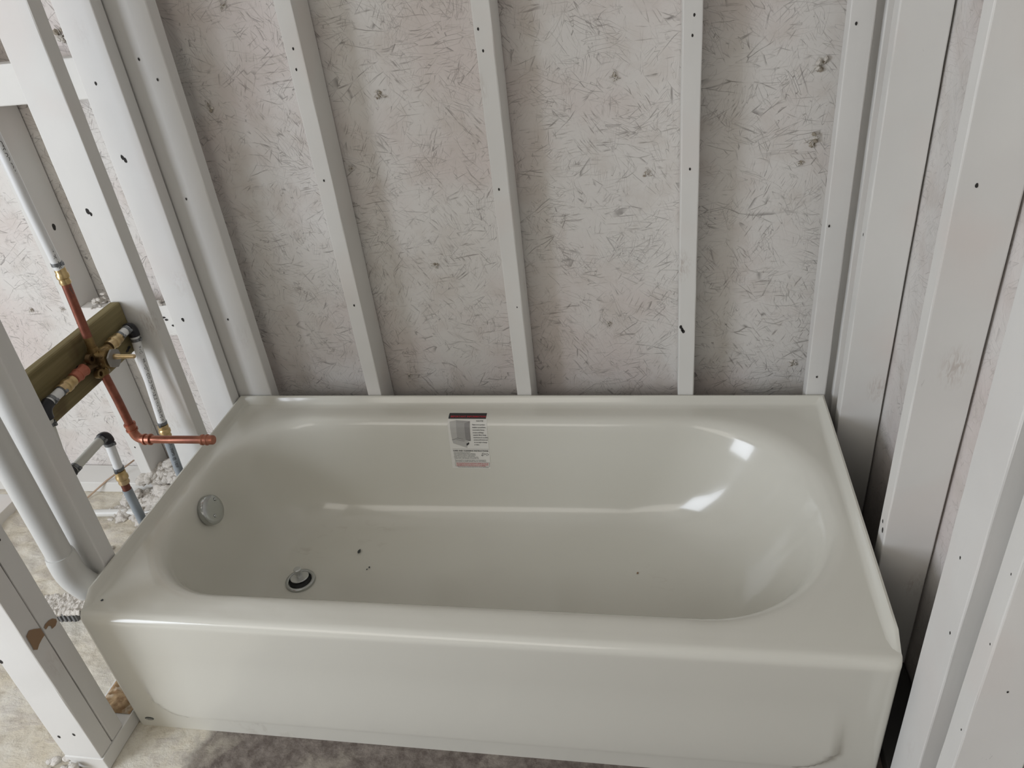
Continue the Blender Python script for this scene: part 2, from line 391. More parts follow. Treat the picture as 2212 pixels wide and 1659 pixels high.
def board(name, a, b, label, cat='stud', group=None, mat=None, holes=(), lean=(0, 0, 0, 0), axis=2, bev=0.0025, parent=None, wob=0.00035, extra=None):
    """a, b opposite corners in world space; lean = (dx,dy) bottom, (dx,dy) top. local z runs along the grain"""
    a = Vector(a); b = Vector(b); c = Vector(((a.x+b.x)/2, (a.y+b.y)/2, a.z if axis == 2 else (a.z+b.z)/2))
    if axis != 2: c = (a+b)/2
    dim = b - a
    rot = {2: Quaternion(), 0: Quaternion((0, 1, 0), PI/2), 1: Quaternion((1, 0, 0), -PI/2)}[axis]
    if axis == 2: lo = Vector((-dim.x/2, -dim.y/2, 0)); hi = Vector((dim.x/2, dim.y/2, dim.z))
    elif axis == 0: lo = Vector((-dim.z/2, -dim.y/2, -dim.x/2)); hi = -lo
    else: lo = Vector((-dim.x/2, -dim.z/2, -dim.y/2)); hi = -lo
    bm = bmesh.new()
    vs = add_box(bm, lo, hi)
    long_e = [e for e in bm.edges if abs((e.verts[0].co - e.verts[1].co).z) > 1e-4 and (e.verts[0].co - e.verts[1].co).xy.length < 1e-6]
    bmesh.ops.bevel(bm, geom=bm.edges[:], offset=bev, segments=2, affect='EDGES', profile=0.5)
    ll = hi.z - lo.z
    ncut = max(4, int(ll/0.06))
    cuts = [e for e in bm.edges if abs((e.verts[0].co - e.verts[1].co).z) > ll*0.5]
    bmesh.ops.subdivide_edges(bm, edges=cuts, cuts=ncut, use_grid_fill=True)
    for v in bm.verts:
        t = (v.co.z - lo.z)/ll
        v.co.x += lean[0]*(1-t) + lean[2]*t + random.uniform(-wob, wob)
        v.co.y += lean[1]*(1-t) + lean[3]*t + random.uniform(-wob, wob)
    inv = rot.inverted()
    for h in holes:
        p, n_, r_ = Vector(h[0]), Vector(h[1]), h[2]
        q = inv @ (p - c)
        disc(bm, q, inv @ n_, r_, 1)
    if extra: extra(bm, lambda p: inv @ (Vector(p) - c))
    o = bmobj(name, bm, mats=[mat or M['paint'], M['hole'], M['stain']], parent=parent)
    o.rotation_mode = 'QUATERNION'; o.rotation_quaternion = rot; o.location = c
    for p in o.data.polygons: p.use_smooth = False
    tag(o, label, cat, group)
    return o

ZT = 2.44
FY = (0, -1, 0)
YB = 0.762; YS = 0.8535        # stud faces and sheathing of the back wall
XR = 1.546; XS = 1.6395        # the same for the right wall
XL = -0.005; XLb = -0.094      # the two faces of the plumbing wall

# ------------------------------------------------------------------ shell
from mathutils import noise
bm = bmesh.new(); add_box(bm, (-3.6, -3.4, -0.12), (3.2, 1.0, 0.0))
# rough mortar and dried spray on the slab left of the tub
GX, GY = 150, 150
gg = []
for i in range(GX+1):
    row = []
    for j in range(GY+1):
        x = -1.0 + 0.905*i/GX; y = -0.62 + 1.38*j/GY
        q = Vector((x*1.0, y*1.6, 0)); q = Vector((q.x*math.cos(.5)-q.y*math.sin(.5), q.x*math.sin(.5)+q.y*math.cos(.5), 0))
        h = noise.fractal(q*9, 1.0, 2.0, 5)*0.5 + 0.5*(1-abs(noise.noise(q*13))*2.2)
        edge = min(i, GX-i, j, GY-j)/8; edge = max(0, min(1, edge))
        amp = 0.004 + 0.010*max(0, min(1, (y+.05)/.4))*max(0, min(1, (x+1.0)/.2))
        h2 = 0.014*max(0, 1-(((x+.50)/.10)**2 + ((y-.37)/.10)**2))*(0.6+.8*noise.noise(q*22))
        row.append(bm.verts.new((x, y, -.0005 + edge*max(0, amp*max(0, h) + h2))))
    gg.append(row)
for i in range(GX):
    for j in range(GY):
        f = bm.faces.new((gg[i][j], gg[i+1][j], gg[i+1][j+1], gg[i][j+1])); f.smooth = True
tag(bmobj('floor', bm, M['floor']), None, kind='structure')
bm = bmesh.new(); add_box(bm, (-3.6, -3.4, ZT), (3.2, 1.0, ZT+0.05))
tag(bmobj('ceiling', bm, M['ceil']), None, kind='structure')

bm = bmesh.new(); add_box(bm, (-3.6, YS, 0), (1.75, YS+0.012, ZT))
def tuft(p, r_, mi):
    for k in range(7):
        a = random.uniform(0, 2*PI); rr = random.uniform(0.2, 1.0)*r_
        ico(bm, (p[0]+math.cos(a)*rr, YS - random.uniform(0, r_*0.5), p[1]+math.sin(a)*rr), r_*random.uniform(.28, .5), 0.3, mi if k % 2 else 1, 1)
        # torn fibres
    for k in range(5):
        a = random.uniform(0, 2*PI); l_ = r_*random.uniform(1.0, 1.8)
        q = Vector((p[0], YS-0.004, p[1]))
        add_tube(bm, [q, q + Vector((math.cos(a)*l_*.6, -0.002, math.sin(a)*l_*.6)), q + Vector((math.cos(a+.3)*l_, 0.001, math.sin(a+.3)*l_))], 0.0009, 5, True, 1)
for (x, z, r_) in [(0.525, 1.113, .010), (0.107, 1.114, .010), (1.459, 1.105, .014), (1.458, 0.955, .014), (1.043, 1.113, .008), (1.108, 0.901, .008),
                   (0.587, 0.697, .007), (1.437, 0.907, .006), (0.353, 0.826, .006), (1.011, 0.521, .006), (1.463, .40, .008), (0.46, .37, .006),
                   (0.21, 1.321, .008), (-0.20, 1.29, .016), (0.42, 0.95, .006), (-0.16, 0.98, .012), (-0.52, 0.60, .006), (-0.62, 0.60, .006)]:
    tuft((x, z), r_, 2)
wb = bmobj('wall_back', bm, mats=[M['osb'], M['foam'], M['clump']]); wb['kind'] = 'structure'
bm = bmesh.new(); add_box(bm, (XS, -0.75, 0), (XS+0.012, YS, ZT))
o = bmobj('wall_right', bm, M['osb_side']); o['kind'] = 'structure'
# rest of the room: the wall behind the camera and the one with the window
bm = bmesh.new()
add_box(bm, (-1.95, -3.4, 0), (-1.85, -2.3, ZT)); add_box(bm, (-1.95, -1.0, 0), (-1.85, YS-.001, ZT))
add_box(bm, (-1.95, -2.3, 0), (-1.85, -1.0, 0.55)); add_box(bm, (-1.95, -2.3, 2.05), (-1.85, -1.0, ZT))
o = bmobj('wall_left', bm, M['osb_side']); o['kind'] = 'structure'
bm = bmesh.new(); add_box(bm, (1.2, -3.45, 0), (3.2, -3.4, ZT)); add_box(bm, (-1.6, -3.45, 0), (0.2, -3.4, ZT))
o = bmobj('wall_front', bm, M['osb']); o['kind'] = 'structure'

# ------------------------------------------------------------------ back wall framing
def hs(pts, n=FY, r_=0.0022): return [(p, n, r_) for p in pts]
gb = 'studs of the back wall above the tub'
board('wall_stud', (-0.055, YB+.001, 0.038), (0.0895, YB+.039, ZT), 'white painted corner stud set flat just right of the plumbing wall, wider than others', 'stud',
      holes=hs([(0.031, YB, 1.24), (0.059, YB, 1.196), (0.032, YB, 0.927), (0.035, YB, 0.603)]), mat=M['paint_clean'])
board('wall_stud', (0.3684, YB, 0), (0.4064, YS-.003, ZT), 'white painted back wall stud rising left of the tub label, its right side showing', 'stud',
      holes=hs([(0.388, YB, 1.234), (0.384, YB, 1.193), (0.387, YB, 0.953), (0.389, YB, 0.635)]))
board('wall_stud', (0.7748, YB, 0), (0.8128, YS-.003, ZT), 'white painted back wall stud rising just right of the tub label', 'stud',
      holes=hs([(0.784, YB, 1.24), (0.789, YB, 1.199), (0.789, YB, 0.912)]) + hs([(0.80, YB, 0.62)], r_=.0015))
board('wall_stud', (1.1812, YB, 0), (1.2192, YS-.003, ZT), 'white painted back wall stud seen straight on, with a dark knot low down', 'stud',
      holes=hs([(1.203, YB, 1.231), (1.2, YB, 1.195), (1.2, YB, 0.935)]) + hs([(1.189, YB, 0.551), (1.186, YB, 0.558), (1.192, YB, 0.546)], r_=.0035))
board('wall_stud', (1.4835, YB+.001, 0), (1.529, YB+.039, ZT), 'cream painted flat stud in the back right corner above the tub', 'stud',
      holes=hs([(1.496, YB, 1.192), (1.491, YB, 0.796), (1.504, YB, 0.417)]), mat=M['paint_clean'])
board('wall_stud', (-0.425, YB, 0.038), (-0.387, YS-.003, ZT), 'white painted back wall stud seen behind the valve and copper pipes', 'stud',
      holes=hs([(-0.405, YB, 0.62), (-0.41, YB, 0.60), (-0.40, YB, 0.30), (-0.405, YB, 0.18)]) + [((-0.387, 0.80, 0.86), (1, 0, 0), .006)])
board('bottom_plate', (-1.84, YB+.001, 0), (-0.096, YS-.003, 0.038), 'white painted plate along the foot of the back wall left of the tub', 'plate', axis=0)
board('blocking', (-0.386, YB+.002, 1.166), (-0.056, YB+.040, 1.255), 'upper horizontal block between studs at the top left, behind the plumbing wall', 'blocking board', axis=0, holes=hs([(-.06, YB, 1.19), (-.075, YB, 1.235)], r_=.002))
board('blocking', (-0.386, YB+.002, 0.556), (-0.056, YB+.040, 0.645), 'lower horizontal block behind the olive valve board, crumbs on top', 'blocking board', axis=0,
      holes=hs([(-.147, YB+.001, .612), (-.142, YB+.001, .605), (-.128, YB+.001, .588), (-.12, YB+.001, .588)], r_=.003))
board('blocking', (-1.84, YB+.002, 1.166), (-0.426, YB+.040, 1.255), 'horizontal block cut off by the left edge at the very top left', 'blocking board', axis=0)

# insulation crumbs and foam
def crumbs(name, pts, label, cat, mat='foam', n_each=1):
    bm = bmesh.new()
    for (p, r_, sp_, n) in pts:
        for k in range(n):
            c = Vector((p[0] + random.gauss(0, sp_), p[1] + random.gauss(0, sp_), p[2] + abs(random.gauss(0, sp_*0.5))))
            rr_ = r_*random.uniform(.5, 1.2)
            g = bmesh.ops.create_icosphere(bm, subdivisions=3 if rr_ > .009 else 2, radius=1.0)
            sx, sy, sz = random.uniform(.7, 1.5), random.uniform(.7, 1.5), random.uniform(.5, .9); off = Vector((random.random()*50, k, 0))
            for v in g['verts']:
                d = v.co.copy(); q = 1 + .6*noise.noise(d*1.5 + off) + .35*noise.noise(d*3.6 + off)
                v.co = c + Vector((d.x*sx, d.y*sy, d.z*sz))*rr_*q
    o = bmobj(name, bm, M[mat], smooth=True)
    return tag(o, label, cat, kind='stuff')
crumbs('foam_crumbs', [((-0.33, 0.785, 0.648), .008, .012, 8), ((-0.27, 0.785, 0.648), .010, .010, 8), ((-0.30, .78, .646), .005, .03, 12), ((-0.15, .785, .646), .006, .008, 6)],
       'white foam crumbs lying on top of the lower horizontal block', 'foam crumbs')
crumbs('insulation_fluff', [((-0.40, 0.80, 0.050), .016, .018, 30), ((-0.36, 0.78, 0.055), .018, .024, 30), ((-0.30, .78, .055), .018, .026, 34), ((-0.23, .76, .05), .018, .03, 34), ((-0.40, .715, .012), .018, .020, 26),
                            ((-0.44, .70, .008), .016, .02, 22), ((-0.34, .70, .016), .020, .024, 30), ((-.27, .69, .02), .020, .028, 30), ((-.46, .665, .004), .010, .018, 14), ((-.38, .645, .006), .013, .02, 16), ((-.32, .62, .006), .013, .025, 14), ((-.42, .50, .003), .009, .022, 12)],
       'heap of white insulation fluff on the floor behind the tub end and pipes', 'insulation')

# ------------------------------------------------------------------ plumbing wall (left of the tub)
XP = (1, 0, 0)
board('wall_stud', (XLb, 0.7185, 0.038), (XL, 0.7565, ZT), 'white painted last stud of the plumbing wall, touching the back corner', 'stud', mat=M['paint_clean'],
      holes=[((-0.06, .7185, 1.206), FY, .003), ((-0.062, .7185, 1.045), FY, .004), ((-0.057, .7185, 1.038), FY, .004), ((-0.061, .7185, 0.628), FY, .004)])
board('wall_stud', (XLb, 0.540, 0.038), (XL, 0.578, ZT), 'white painted plumbing wall stud the olive valve board butts against', 'stud',
      holes=[((-0.057, .540, .984), FY, .0045), ((-0.052, .540, .978), FY, .003)])
board('wall_stud', (XLb, 0.118, 0.038), (XL, 0.156, ZT), 'white painted plumbing wall stud with the fat drain pipe in front of it', 'stud', lean=(0, -.006, 0, .045), mat=M['paint_clean'])

SA = [(-0.099, 0.411), (-0.089, 0.415), (-0.08, 0.408), (-0.074, 0.402), (-0.066, 0.397), (-0.063, 0.39), (-0.067, 0.378), (-0.077, 0.377), (-0.087, 0.374), (-0.095, 0.369), (-0.101, 0.376), (-0.1, 0.39), (-0.1, 0.401)]
SB = [(-0.062, 0.391), (-0.056, 0.394), (-0.047, 0.393), (-0.039, 0.389), (-0.033, 0.381), (-0.034, 0.375), (-0.041, 0.371), (-0.05, 0.373), (-0.049, 0.38), (-0.053, 0.385), (-0.061, 0.384)]
def smear(bm, loc, P):
    f = bm.faces.new([bm.verts.new(loc((XL+.0012, y, z))) for y, z in P]); f.material_index = 2
def stain_a(bm, loc): smear(bm, loc, [(min(y, -.0685), z) for y, z in SA])
def stain_b(bm, loc): smear(bm, loc, [(max(y, -.0645), z) for y, z in SB])
board('wall_stud', (XLb, -0.1055, 0.038), (XL, -0.0675, ZT), 'nearer white stud of the doubled pair at lower left, large brown smear', 'stud', extra=stain_a, mat=M['paint_clean'],
      holes=[((-.075, -.1055, .105), FY, .003), ((-.035, -.1055, .118), FY, .003), ((-.09, -.1055, .34), FY, .004)])
board('wall_stud', (XLb, -0.0655, 0.038), (XL, -0.0275, ZT), 'second stud of the doubled pair at the lower left, on the tub side', 'stud', extra=stain_b, mat=M['paint_clean'],
      holes=[((XL, -.045, .60), XP, .002)])
board('bottom_plate', (-0.094, -0.107, 0), (-0.001, YB-.001, 0.038), 'white painted plate on the floor under the plumbing wall studs', 'plate', axis=1)
bm = bmesh.new()
for i in range(16):
    for j in range(5):
        pass
nx, ny = 16, 26
g = [[bm.verts.new((-0.088 + .084*i/nx, -0.002 + .135*j/ny, 0.0392 + (random.uniform(0, .007) if 0 < i < nx and 0 < j < ny else 0))) for j in range(ny+1)] for i in range(nx+1)]
for i in range(nx):
    for j in range(ny):
        bm.faces.new((g[i][j], g[i+1][j], g[i+1][j+1], g[i][j+1]))
o = bmobj('splintered_patch', bm, M['roughwood'], smooth=True)
tag(o, 'bare brown splintered patch of wood on the floor plate by the tub corner', 'wood patch')
board('floor_plate', (-0.915, -1.2, 0), (-0.826, 0.70, 0.038), 'grey-white plate lying on the floor at the far left edge', 'plate', axis=1)
# rough foot of the plate end
crumbs('spray_crumbs', [((-0.07, -.135, .0), .010, .016, 12), ((-0.12, -.12, .0), .008, .02, 10)], 'rough crumbs of dried spray at the front foot of the plumbing wall', 'crumbs')

# ------------------------------------------------------------------ right wall framing
XM = (-1, 0, 0)
board('wall_stud', (XR, 0.7635, 0), (XR+.038, YS-.003, ZT), 'narrow white edge of the stud tucked deepest into the back right corner', 'stud', mat=M['paint_clean'])
board('stud_spacer', (XR+.026, 0.7205, 0), (XR+.064, 0.7625, ZT), 'recessed spacer strip tinted grey-brown as gap shade between the two corner studs on the right', 'spacer', mat=paint_wood('gap_shade_lumber', (0.58, 0.51, 0.46)))  # brown shade of the corner gap put into this added strip's colour
board('wall_stud', (XR, 0.681, 0), (XR+.089, 0.719, ZT), 'wide-sided white stud next to the back right corner with faint brown smudges', 'stud',
      holes=[((XR, .70, .80), XM, .002)])
board('wall_stud', (XR, 0.260, 0), (XR+.089, 0.298, ZT), 'middle stud of the right wall, reaching the tub halfway along its right end', 'stud',
      holes=[((1.572, .26, 1.052), FY, .0025), ((XR, .275, .385), XM, .004), ((XR, .283, .40), XM, .003)])
board('wall_stud', (XR, -0.083, 0), (XR+.089, 0.010, ZT), 'broad white stud at the front end of the right wall', 'stud', lean=(0, 0, 0, .012),
      holes=[((XR, -.03, .62), XM, .002), ((XR, -.06, .50), XM, .002)], mat=M['paint_clean'])
board('wall_stud', (XR, -0.170, 0), (XR+.089, -0.128, ZT), 'nearest right wall stud in the lower right corner, wide pinkish side', 'stud',
      holes=[((1.58, -.17, .52), FY, .0015)] + [((XR, -.15 + .012*math.sin(z*40), z), XM, .0013) for z in (.42, .60, .72)])

# ------------------------------------------------------------------ bathtub
TL, TD, H = 1.524, 0.758, 0.347
tub = thing('bathtub', 'white enamel alcove bathtub with a flat apron, set between bare stud walls', 'bathtub', (0, 0, 0))
K, SX, SY = 14, 60, 22
def ss(a, b, x):
    t = max(0, min(1, (x-a)/(b-a))); return t*t*(3-2*t)
def rr(x0, x1, y0, y1, rl, r2, f=0):
    """rounded rectangle, counter clockwise, same count for every ring"""
    rl = min(rl, (y1-y0)/2-.001, (x1-x0)/2-.001); r2 = min(r2, (y1-y0)/2-.001, (x1-x0)/2-.001)
    P = []
    def cr(cx, cy, r_, a0):
        for k in range(K+1):
            a = a0 + PI/2*k/K; P.append((cx + r_*math.cos(a), cy + r_*math.sin(a)))
    def seg(a, b, n):
        for k in range(1, n): P.append((a[0]+(b[0]-a[0])*k/n, a[1]+(b[1]-a[1])*k/n))
    cr(x0+rl, y0+rl, rl, PI); seg((x0+rl, y0), (x1-r2, y0), SX)
    cr(x1-r2, y0+r2, r2, 1.5*PI); seg((x1, y0+r2), (x1, y1-r2), SY)
    cr(x1-r2, y1-r2, r2, 0); seg((x1-r2, y1), (x0+rl, y1), SX)
    cr(x0+rl, y1-rl, rl, PI/2); seg((x0, y1-rl), (x0, y0+rl), SY)
    return P
rings = [  # x0 x1 y0 y1 rl rr z flangeheight
 (0.0, TL, .020, TD, .003, .003, H, .021),
 (0.004, TL-.004, .021, TD-.004, .004, .004, H, .0215),
 (0.008, TL-.008, .022, TD-.008, .006, .006, H, .017),
 (0.012, TL-.012, .025, TD-.012, .008, .008, H, .006),
 (0.018, TL-.018, .032, TD-.018, .02, .02, H, .001),
 (0.026, TL-.022, .046, TD-.036, .10, .13, H+.0005, 0),
 (0.034, TL-.027, .060, .703, .19, .26, H, 0),
 (0.041, TL-.033, .069, .694, .20, .27, H-.0012, 0),
 (0.048, TL-.041, .077, .686, .20, .27, H-.0045, 0),
 (0.054, TL-.050, .084, .679, .20, .27, H-.0105, 0),
 (0.059, TL-.060, .089, .674, .20, .27, H-.020, 0),
 (0.063, TL-.070, .093, .670, .20, .27, H-.034, 0),
 (0.071, TL-.088, .098, .664, .20, .27, .275, 0),
 (0.083, TL-.118, .107, .656, .19, .26, .225, 0),
 (0.096, TL-.152, .117, .647, .185, .25, .175, 0),
 (0.109, TL-.190, .128, .637, .18, .24, .135, 0),
 (0.122, TL-.222, .140, .626, .175, .23, .106, 0),
 (0.138, TL-.252, .155, .611, .165, .22, .086, 0),
 (0.158, TL-.282, .174, .592, .15, .20, .072, 0),
 (0.185, TL-.318, .198, .566, .13, .18, .063, 0),
 (0.225, TL-.365, .230, .534, .11, .15, .059, 0),
 (0.28, TL-.43, .27, .495, .09, .11, .057, 0),
 (0.34, TL-.50, .315, .45, .06, .06, .056, 0),
 (0.38, TL-.56, .362, .402, .018, .018, .056, 0)]
def ring_pts(r_):
    x0, x1, y0, y1, rl, r2, z, fl = r_
    out = []
    for (x, y) in rr(x0, x1, y0, y1, rl, r2):
        zz = z + fl*ss(.030, .048, y)*1.0
        if z < .12:                       # floor falls towards the drain
            zz += 0.012*max(0, x-.24)*(1 - (z-.055)/.07)
        out.append(Vector((x, y, zz)))
    return out
bm = bmesh.new()
RV = [[bm.verts.new(p) for p in ring_pts(r_)] for r_ in rings]
n = len(RV[0])
for a, b in zip(RV, RV[1:]):
    for k in range(n):
        bm.faces.new((a[k], a[(k+1) % n], b[(k+1) % n], b[k]))
bm.faces.new(RV[-1])
# outside of the flange, and a dark skirt added below to darken the gaps
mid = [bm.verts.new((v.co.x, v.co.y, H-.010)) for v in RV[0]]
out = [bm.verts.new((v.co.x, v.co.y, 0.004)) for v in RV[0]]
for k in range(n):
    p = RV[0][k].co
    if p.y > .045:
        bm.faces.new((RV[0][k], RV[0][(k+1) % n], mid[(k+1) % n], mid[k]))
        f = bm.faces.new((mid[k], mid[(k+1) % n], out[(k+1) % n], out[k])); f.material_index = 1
# apron
xs = [0, .0012, .0035, .0065, .010, .014] + [.014 + (TL-.028)*i/150 for i in range(1, 150)] + [TL-.014, TL-.010, TL-.0065, TL-.0035, TL-.0012, TL]
prof = [(.034, H+.0003), (.020, H+.0003)]
for k in range(1, 9):
    a = PI/2*k/8; prof.append((.020 - .020*math.sin(a), H - .020*(1-math.cos(a)) + .0003*(1-k/8)))
zs = [H-.020 - (H-.020)*i/70 for i in range(1, 71)]
def panel(x, z):
    # signed distance to a rounded rectangle raised field
    cx, cz = TL/2, .30; hx, hz, r_ = TL/2-.072, .30-.050, .075
    dx, dz = abs(x-cx)-hx+r_, abs(z-cz)-hz+r_
    d = math.hypot(max(dx, 0), max(dz, 0)) + min(max(dx, dz), 0) - r_
    return (1-ss(-.007, .0, d))*(1-ss(.06, .24, z)*.999)
cols = []
for x in xs:
    e = min(x, TL-x); sh = 0.014*(1-math.sqrt(max(0, 1-((.014-e)/.014)**2))) if e < .014 else 0
    col = []
    for i, (y, z) in enumerate(prof):
        t = max(0, (i-1)/8); col.append(bm.verts.new((x, y + sh*t, z)))
    for z in zs:
        back = .006*ss(0.30, 0.0, z)
        col.append(bm.verts.new((x, sh + back*0 - .010*panel(x, z) + .007*ss(.02, .05, H-.02-z)*0.0, z)))
    cols.append(col)
for x, side in ((0, 0), (TL, 1)):       # returns
    src = cols[0] if side == 0 else cols[-1]
    new = [bm.verts.new((v.co.x, .06, min(v.co.z, H-.004))) for v in src]
    if side == 0: cols.insert(0, new)
    else: cols.append(new)
for a, b in zip(cols, cols[1:]):
    for i in range(len(a)-1): bm.faces.new((a[i], a[i+1], b[i+1], b[i]))
bmesh.ops.recalc_face_normals(bm, faces=bm.faces[:])
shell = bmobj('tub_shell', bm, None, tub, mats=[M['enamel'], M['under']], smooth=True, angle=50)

def back_profile():
    """profile of the rim and back wall at mid length: list of (y, z) from the rim downwards"""
    return [(r_[3], r_[6] + (r_[7] if i < 5 else 0) + 0.0) for i, r_ in enumerate(rings)]
BP = back_profile()[4:]
SL = [0]
for a, b in zip(BP, BP[1:]): SL.append(SL[-1] + math.hypot(b[0]-a[0], b[1]-a[1]))
def on_back(x, s, off):
    """point at distance s down the back of the basin, lifted by off"""
    for i in range(len(SL)-1):
        if s <= SL[i+1]: break
    t = (s-SL[i])/(SL[i+1]-SL[i])
    y = BP[i][0] + (BP[i+1][0]-BP[i][0])*t; z = BP[i][1] + (BP[i+1][1]-BP[i][1])*t
    d = Vector((0, BP[i+1][0]-BP[i][0], BP[i+1][1]-BP[i][1])).normalized()
    nrm = Vector((0, d.z, -d.y)); 
    if nrm.y > 0: nrm = -nrm
    if abs(nrm.y) < .05 and nrm.z < 0: nrm = -nrm
    return Vector((x, y, z)) + nrm*off

# ---- text helper
def text_mesh(s, size, bold=0.0, align='LEFT', space=1.0):
    c = bpy.data.curves.new('lettering', 'FONT'); c.body = s; c.size = size; c.align_x = align
    c.offset = bold; c.resolution_u = 2; c.space_character = space
    o = bpy.data.objects.new('lettering', c); COL.objects.link(o)
    dg = bpy.context.evaluated_depsgraph_get()
    me = bpy.data.meshes.new_from_object(o.evaluated_get(dg))
    bpy.data.objects.remove(o); bpy.data.curves.remove(c)
    return me

# ---- label on the back of the basin
S0 = None
for i, (y, z) in enumerate(BP):
    if y <= .706: S0 = SL[i-1] + (BP[i-1][0]-.706)/(BP[i-1][0]-BP[i][0])*(SL[i]-SL[i-1]); break
LX0, LW, LH = 0.6045, 0.0985, 0.196
def lab(u, v, off):    # u to the right, v down from the top of the label
    return on_back(LX0 + u, S0 + v*.755, off)
bm = bmesh.new(); nu, nv = 6, 70
g = [[bm.verts.new(lab(-.001 + (LW+.004)*i/nu, -.002 + (LH+.018)*j/nv, .0005)) for j in range(nv+1)] for i in range(nu+1)]
for i in range(nu):
    for j in range(nv): bm.faces.new((g[i][j], g[i+1][j], g[i+1][j+1], g[i][j+1]))
sticker = bmobj('label_sticker', bm, M['labelpaper'], tub, smooth=True)
sticker['label'] = 'printed paper label on the inside back of the tub'
bm = bmesh.new()
def lab_quad(bm, pts, off, mi):
    """flat printed polygon cut in strips so that it follows the bend"""
    b2 = bmesh.new(); b2.faces.new([b2.verts.new((u, v, 0)) for u, v in pts])
    v0 = min(p[1] for p in pts); v1 = max(p[1] for p in pts); y = v0 + .003
    while y < v1:
        bmesh.ops.bisect_plane(b2, geom=b2.verts[:] + b2.edges[:] + b2.faces[:], plane_co=(0, y, 0), plane_no=(0, 1, 0)); y += .003
    mp_ = {v: bm.verts.new(lab(v.co.x, v.co.y, off)) for v in b2.verts}
    for f0 in b2.faces:
        try: f = bm.faces.new([mp_[v] for v in f0.verts]); f.material_index = mi
        except ValueError: pass
    b2.free()
def rect(u0, v0, u1, v1): return [(u0, v0), (u1, v0), (u1, v1), (u0, v1)]
def outline(bm, pts, w_, off, mi):
    for a, b in zip(pts, pts[1:] + pts[:1]):
        d = Vector((b[0]-a[0], b[1]-a[1])); nn = Vector((-d.y, d.x)).normalized()*w_/2
        lab_quad(bm, [(a[0]+nn.x, a[1]+nn.y), (b[0]+nn.x, b[1]+nn.y), (b[0]-nn.x, b[1]-nn.y), (a[0]-nn.x, a[1]-nn.y)], off, mi)
def put_text(bm, s, u, v, size, mi, bold=0.0, width=None, align='LEFT'):
    me = text_mesh(s, size, bold, align)
    k = 1.0
    if width:
        w0 = max(p.co.x for p in me.vertices) - min(p.co.x for p in me.vertices); k = width/max(w0, 1e-6)
    vs = [bm.verts.new(lab(u + p.co.x*k, v - p.co.y, .0014)) for p in me.vertices]
    for p in me.polygons:
        try: f = bm.faces.new([vs[i] for i in p.vertices]); f.material_index = mi
        except ValueError: pass
    bpy.data.meshes.remove(me)
lab_quad(bm, rect(0, 0, LW, .026), .0010, 0)
put_text(bm, 'IMPORTANT INFORMATION', .005, .0205, .0088, 1, .0002, width=.092)
# drawing of the tub and its surround
lab_quad(bm, [(.004, .036), (.021, .031), (.021, .094), (.007, .102)], .0010, 2)
lab_quad(bm, [(.021, .031), (.057, .034), (.055, .101), (.021, .094)], .0010, 3)
lab_quad(bm, [(.043, .041), (.057, .034), (.056, .104), (.043, .099)], .0012, 4)
lab_quad(bm, [(.007, .102), (.021, .094), (.055, .104), (.045, .112), (.045, .132), (.009, .115)], .0010, 2)
lab_quad(bm, [(.014, .101), (.022, .098), (.042, .104), (.038, .108)], .0012, 3)
lab_quad(bm, [(.044, .115), (.051, .110), (.051, .117), (.044, .124)], .0013, 0)
for a, b in (((.007, .102), (.021, .094)), ((.021, .094), (.055, .104))):
    outline(bm, [a, b, (b[0], b[1]+.0006), (a[0], a[1]+.0006)], .0005, .0014, 5)
put_text(bm, 'NOTE', .0735, .036, .0068, 5, .0001)
for k, s in enumerate(['Please not to product', 'installation: care and fixture,', 'recommended by Warranty', 'or above wall flange', 'material. Minor flange',
                       'imperfections do not affect', 'product performance and', 'are not origin or damage', 'or defect.']):
    put_text(bm, s, .063 + .0002*k, .0475 + .0092*k, .0060, 5, .00012, width=[.033, .035, .031, .028, .034, .038, .036, .034, .013][k])
lab_quad(bm, rect(.005, .1365, .101, .1372), .0010, 5)
put_text(bm, 'CARE AND CLEANING INSTRUCTIONS', .006, .1455, .0070, 5, .0002, width=.093)
for k, s in enumerate(['To be removed by the consumer.', 'Please keep this label for future reference.', 'Your enameled surface is hard wearing,', 'of this fixture provides for safer bathing.',
                       'Under normal conditions, this fixture should be', 'cleaned with a mild detergent to keep like new.']):
    put_text(bm, s, .007, .1505 + .0046*k, .0042, 5, .00006, width=[.045, .058, .058, .055, .064, .066][k])
for k, s in enumerate(['The use of mild or non-abrasive Cleanser is recommended for', 'stain residue on acrylic and gel coat, for tub surfaces.']):
    put_text(bm, s, .008, .1805 + .0044*k, .0042, 5, .00006, width=.083)
# small hand-and-bottle mark
for pts in ([(.082, .152), (.086, .151), (.089, .156), (.085, .160)], [(.091, .154), (.096, .152), (.099, .158), (.094, .161)], [(.080, .158), (.084, .162), (.082, .163)]):
    outline(bm, pts, .0009, .0012, 5)
b0 = .1885
outline(bm, rect(.008, b0, .099, b0+.0155 - .0075 + .0075), .0005, .0011, 5)
for k in range(4):
    put_text(bm, ['Do not use abrasive cleaners on this fixture: damage may occur and', 'finish protection will be lost. Strippers and solvents may be harmful', 'to this finish and should never be used on it, nor any material having',
                  'metal attachments or a suction base. Remove with dull blade.'][k], .011, b0+.0036 + .0036*k, .0040, 1, .00008, width=[.085, .085, .085, .078][k])
put_text(bm, 'These materials protect your tub. Do not remove until finished.', .014, b0+.0195, .0036, 5, .00004, width=.082)
pr = bmobj('label_printing', bm, mats=[M['ink'], M['red'], M['lab1'], M['lab2'], M['lab3'], M['ink2']], parent=sticker)
pr['label'] = 'black and red print of the tub label'

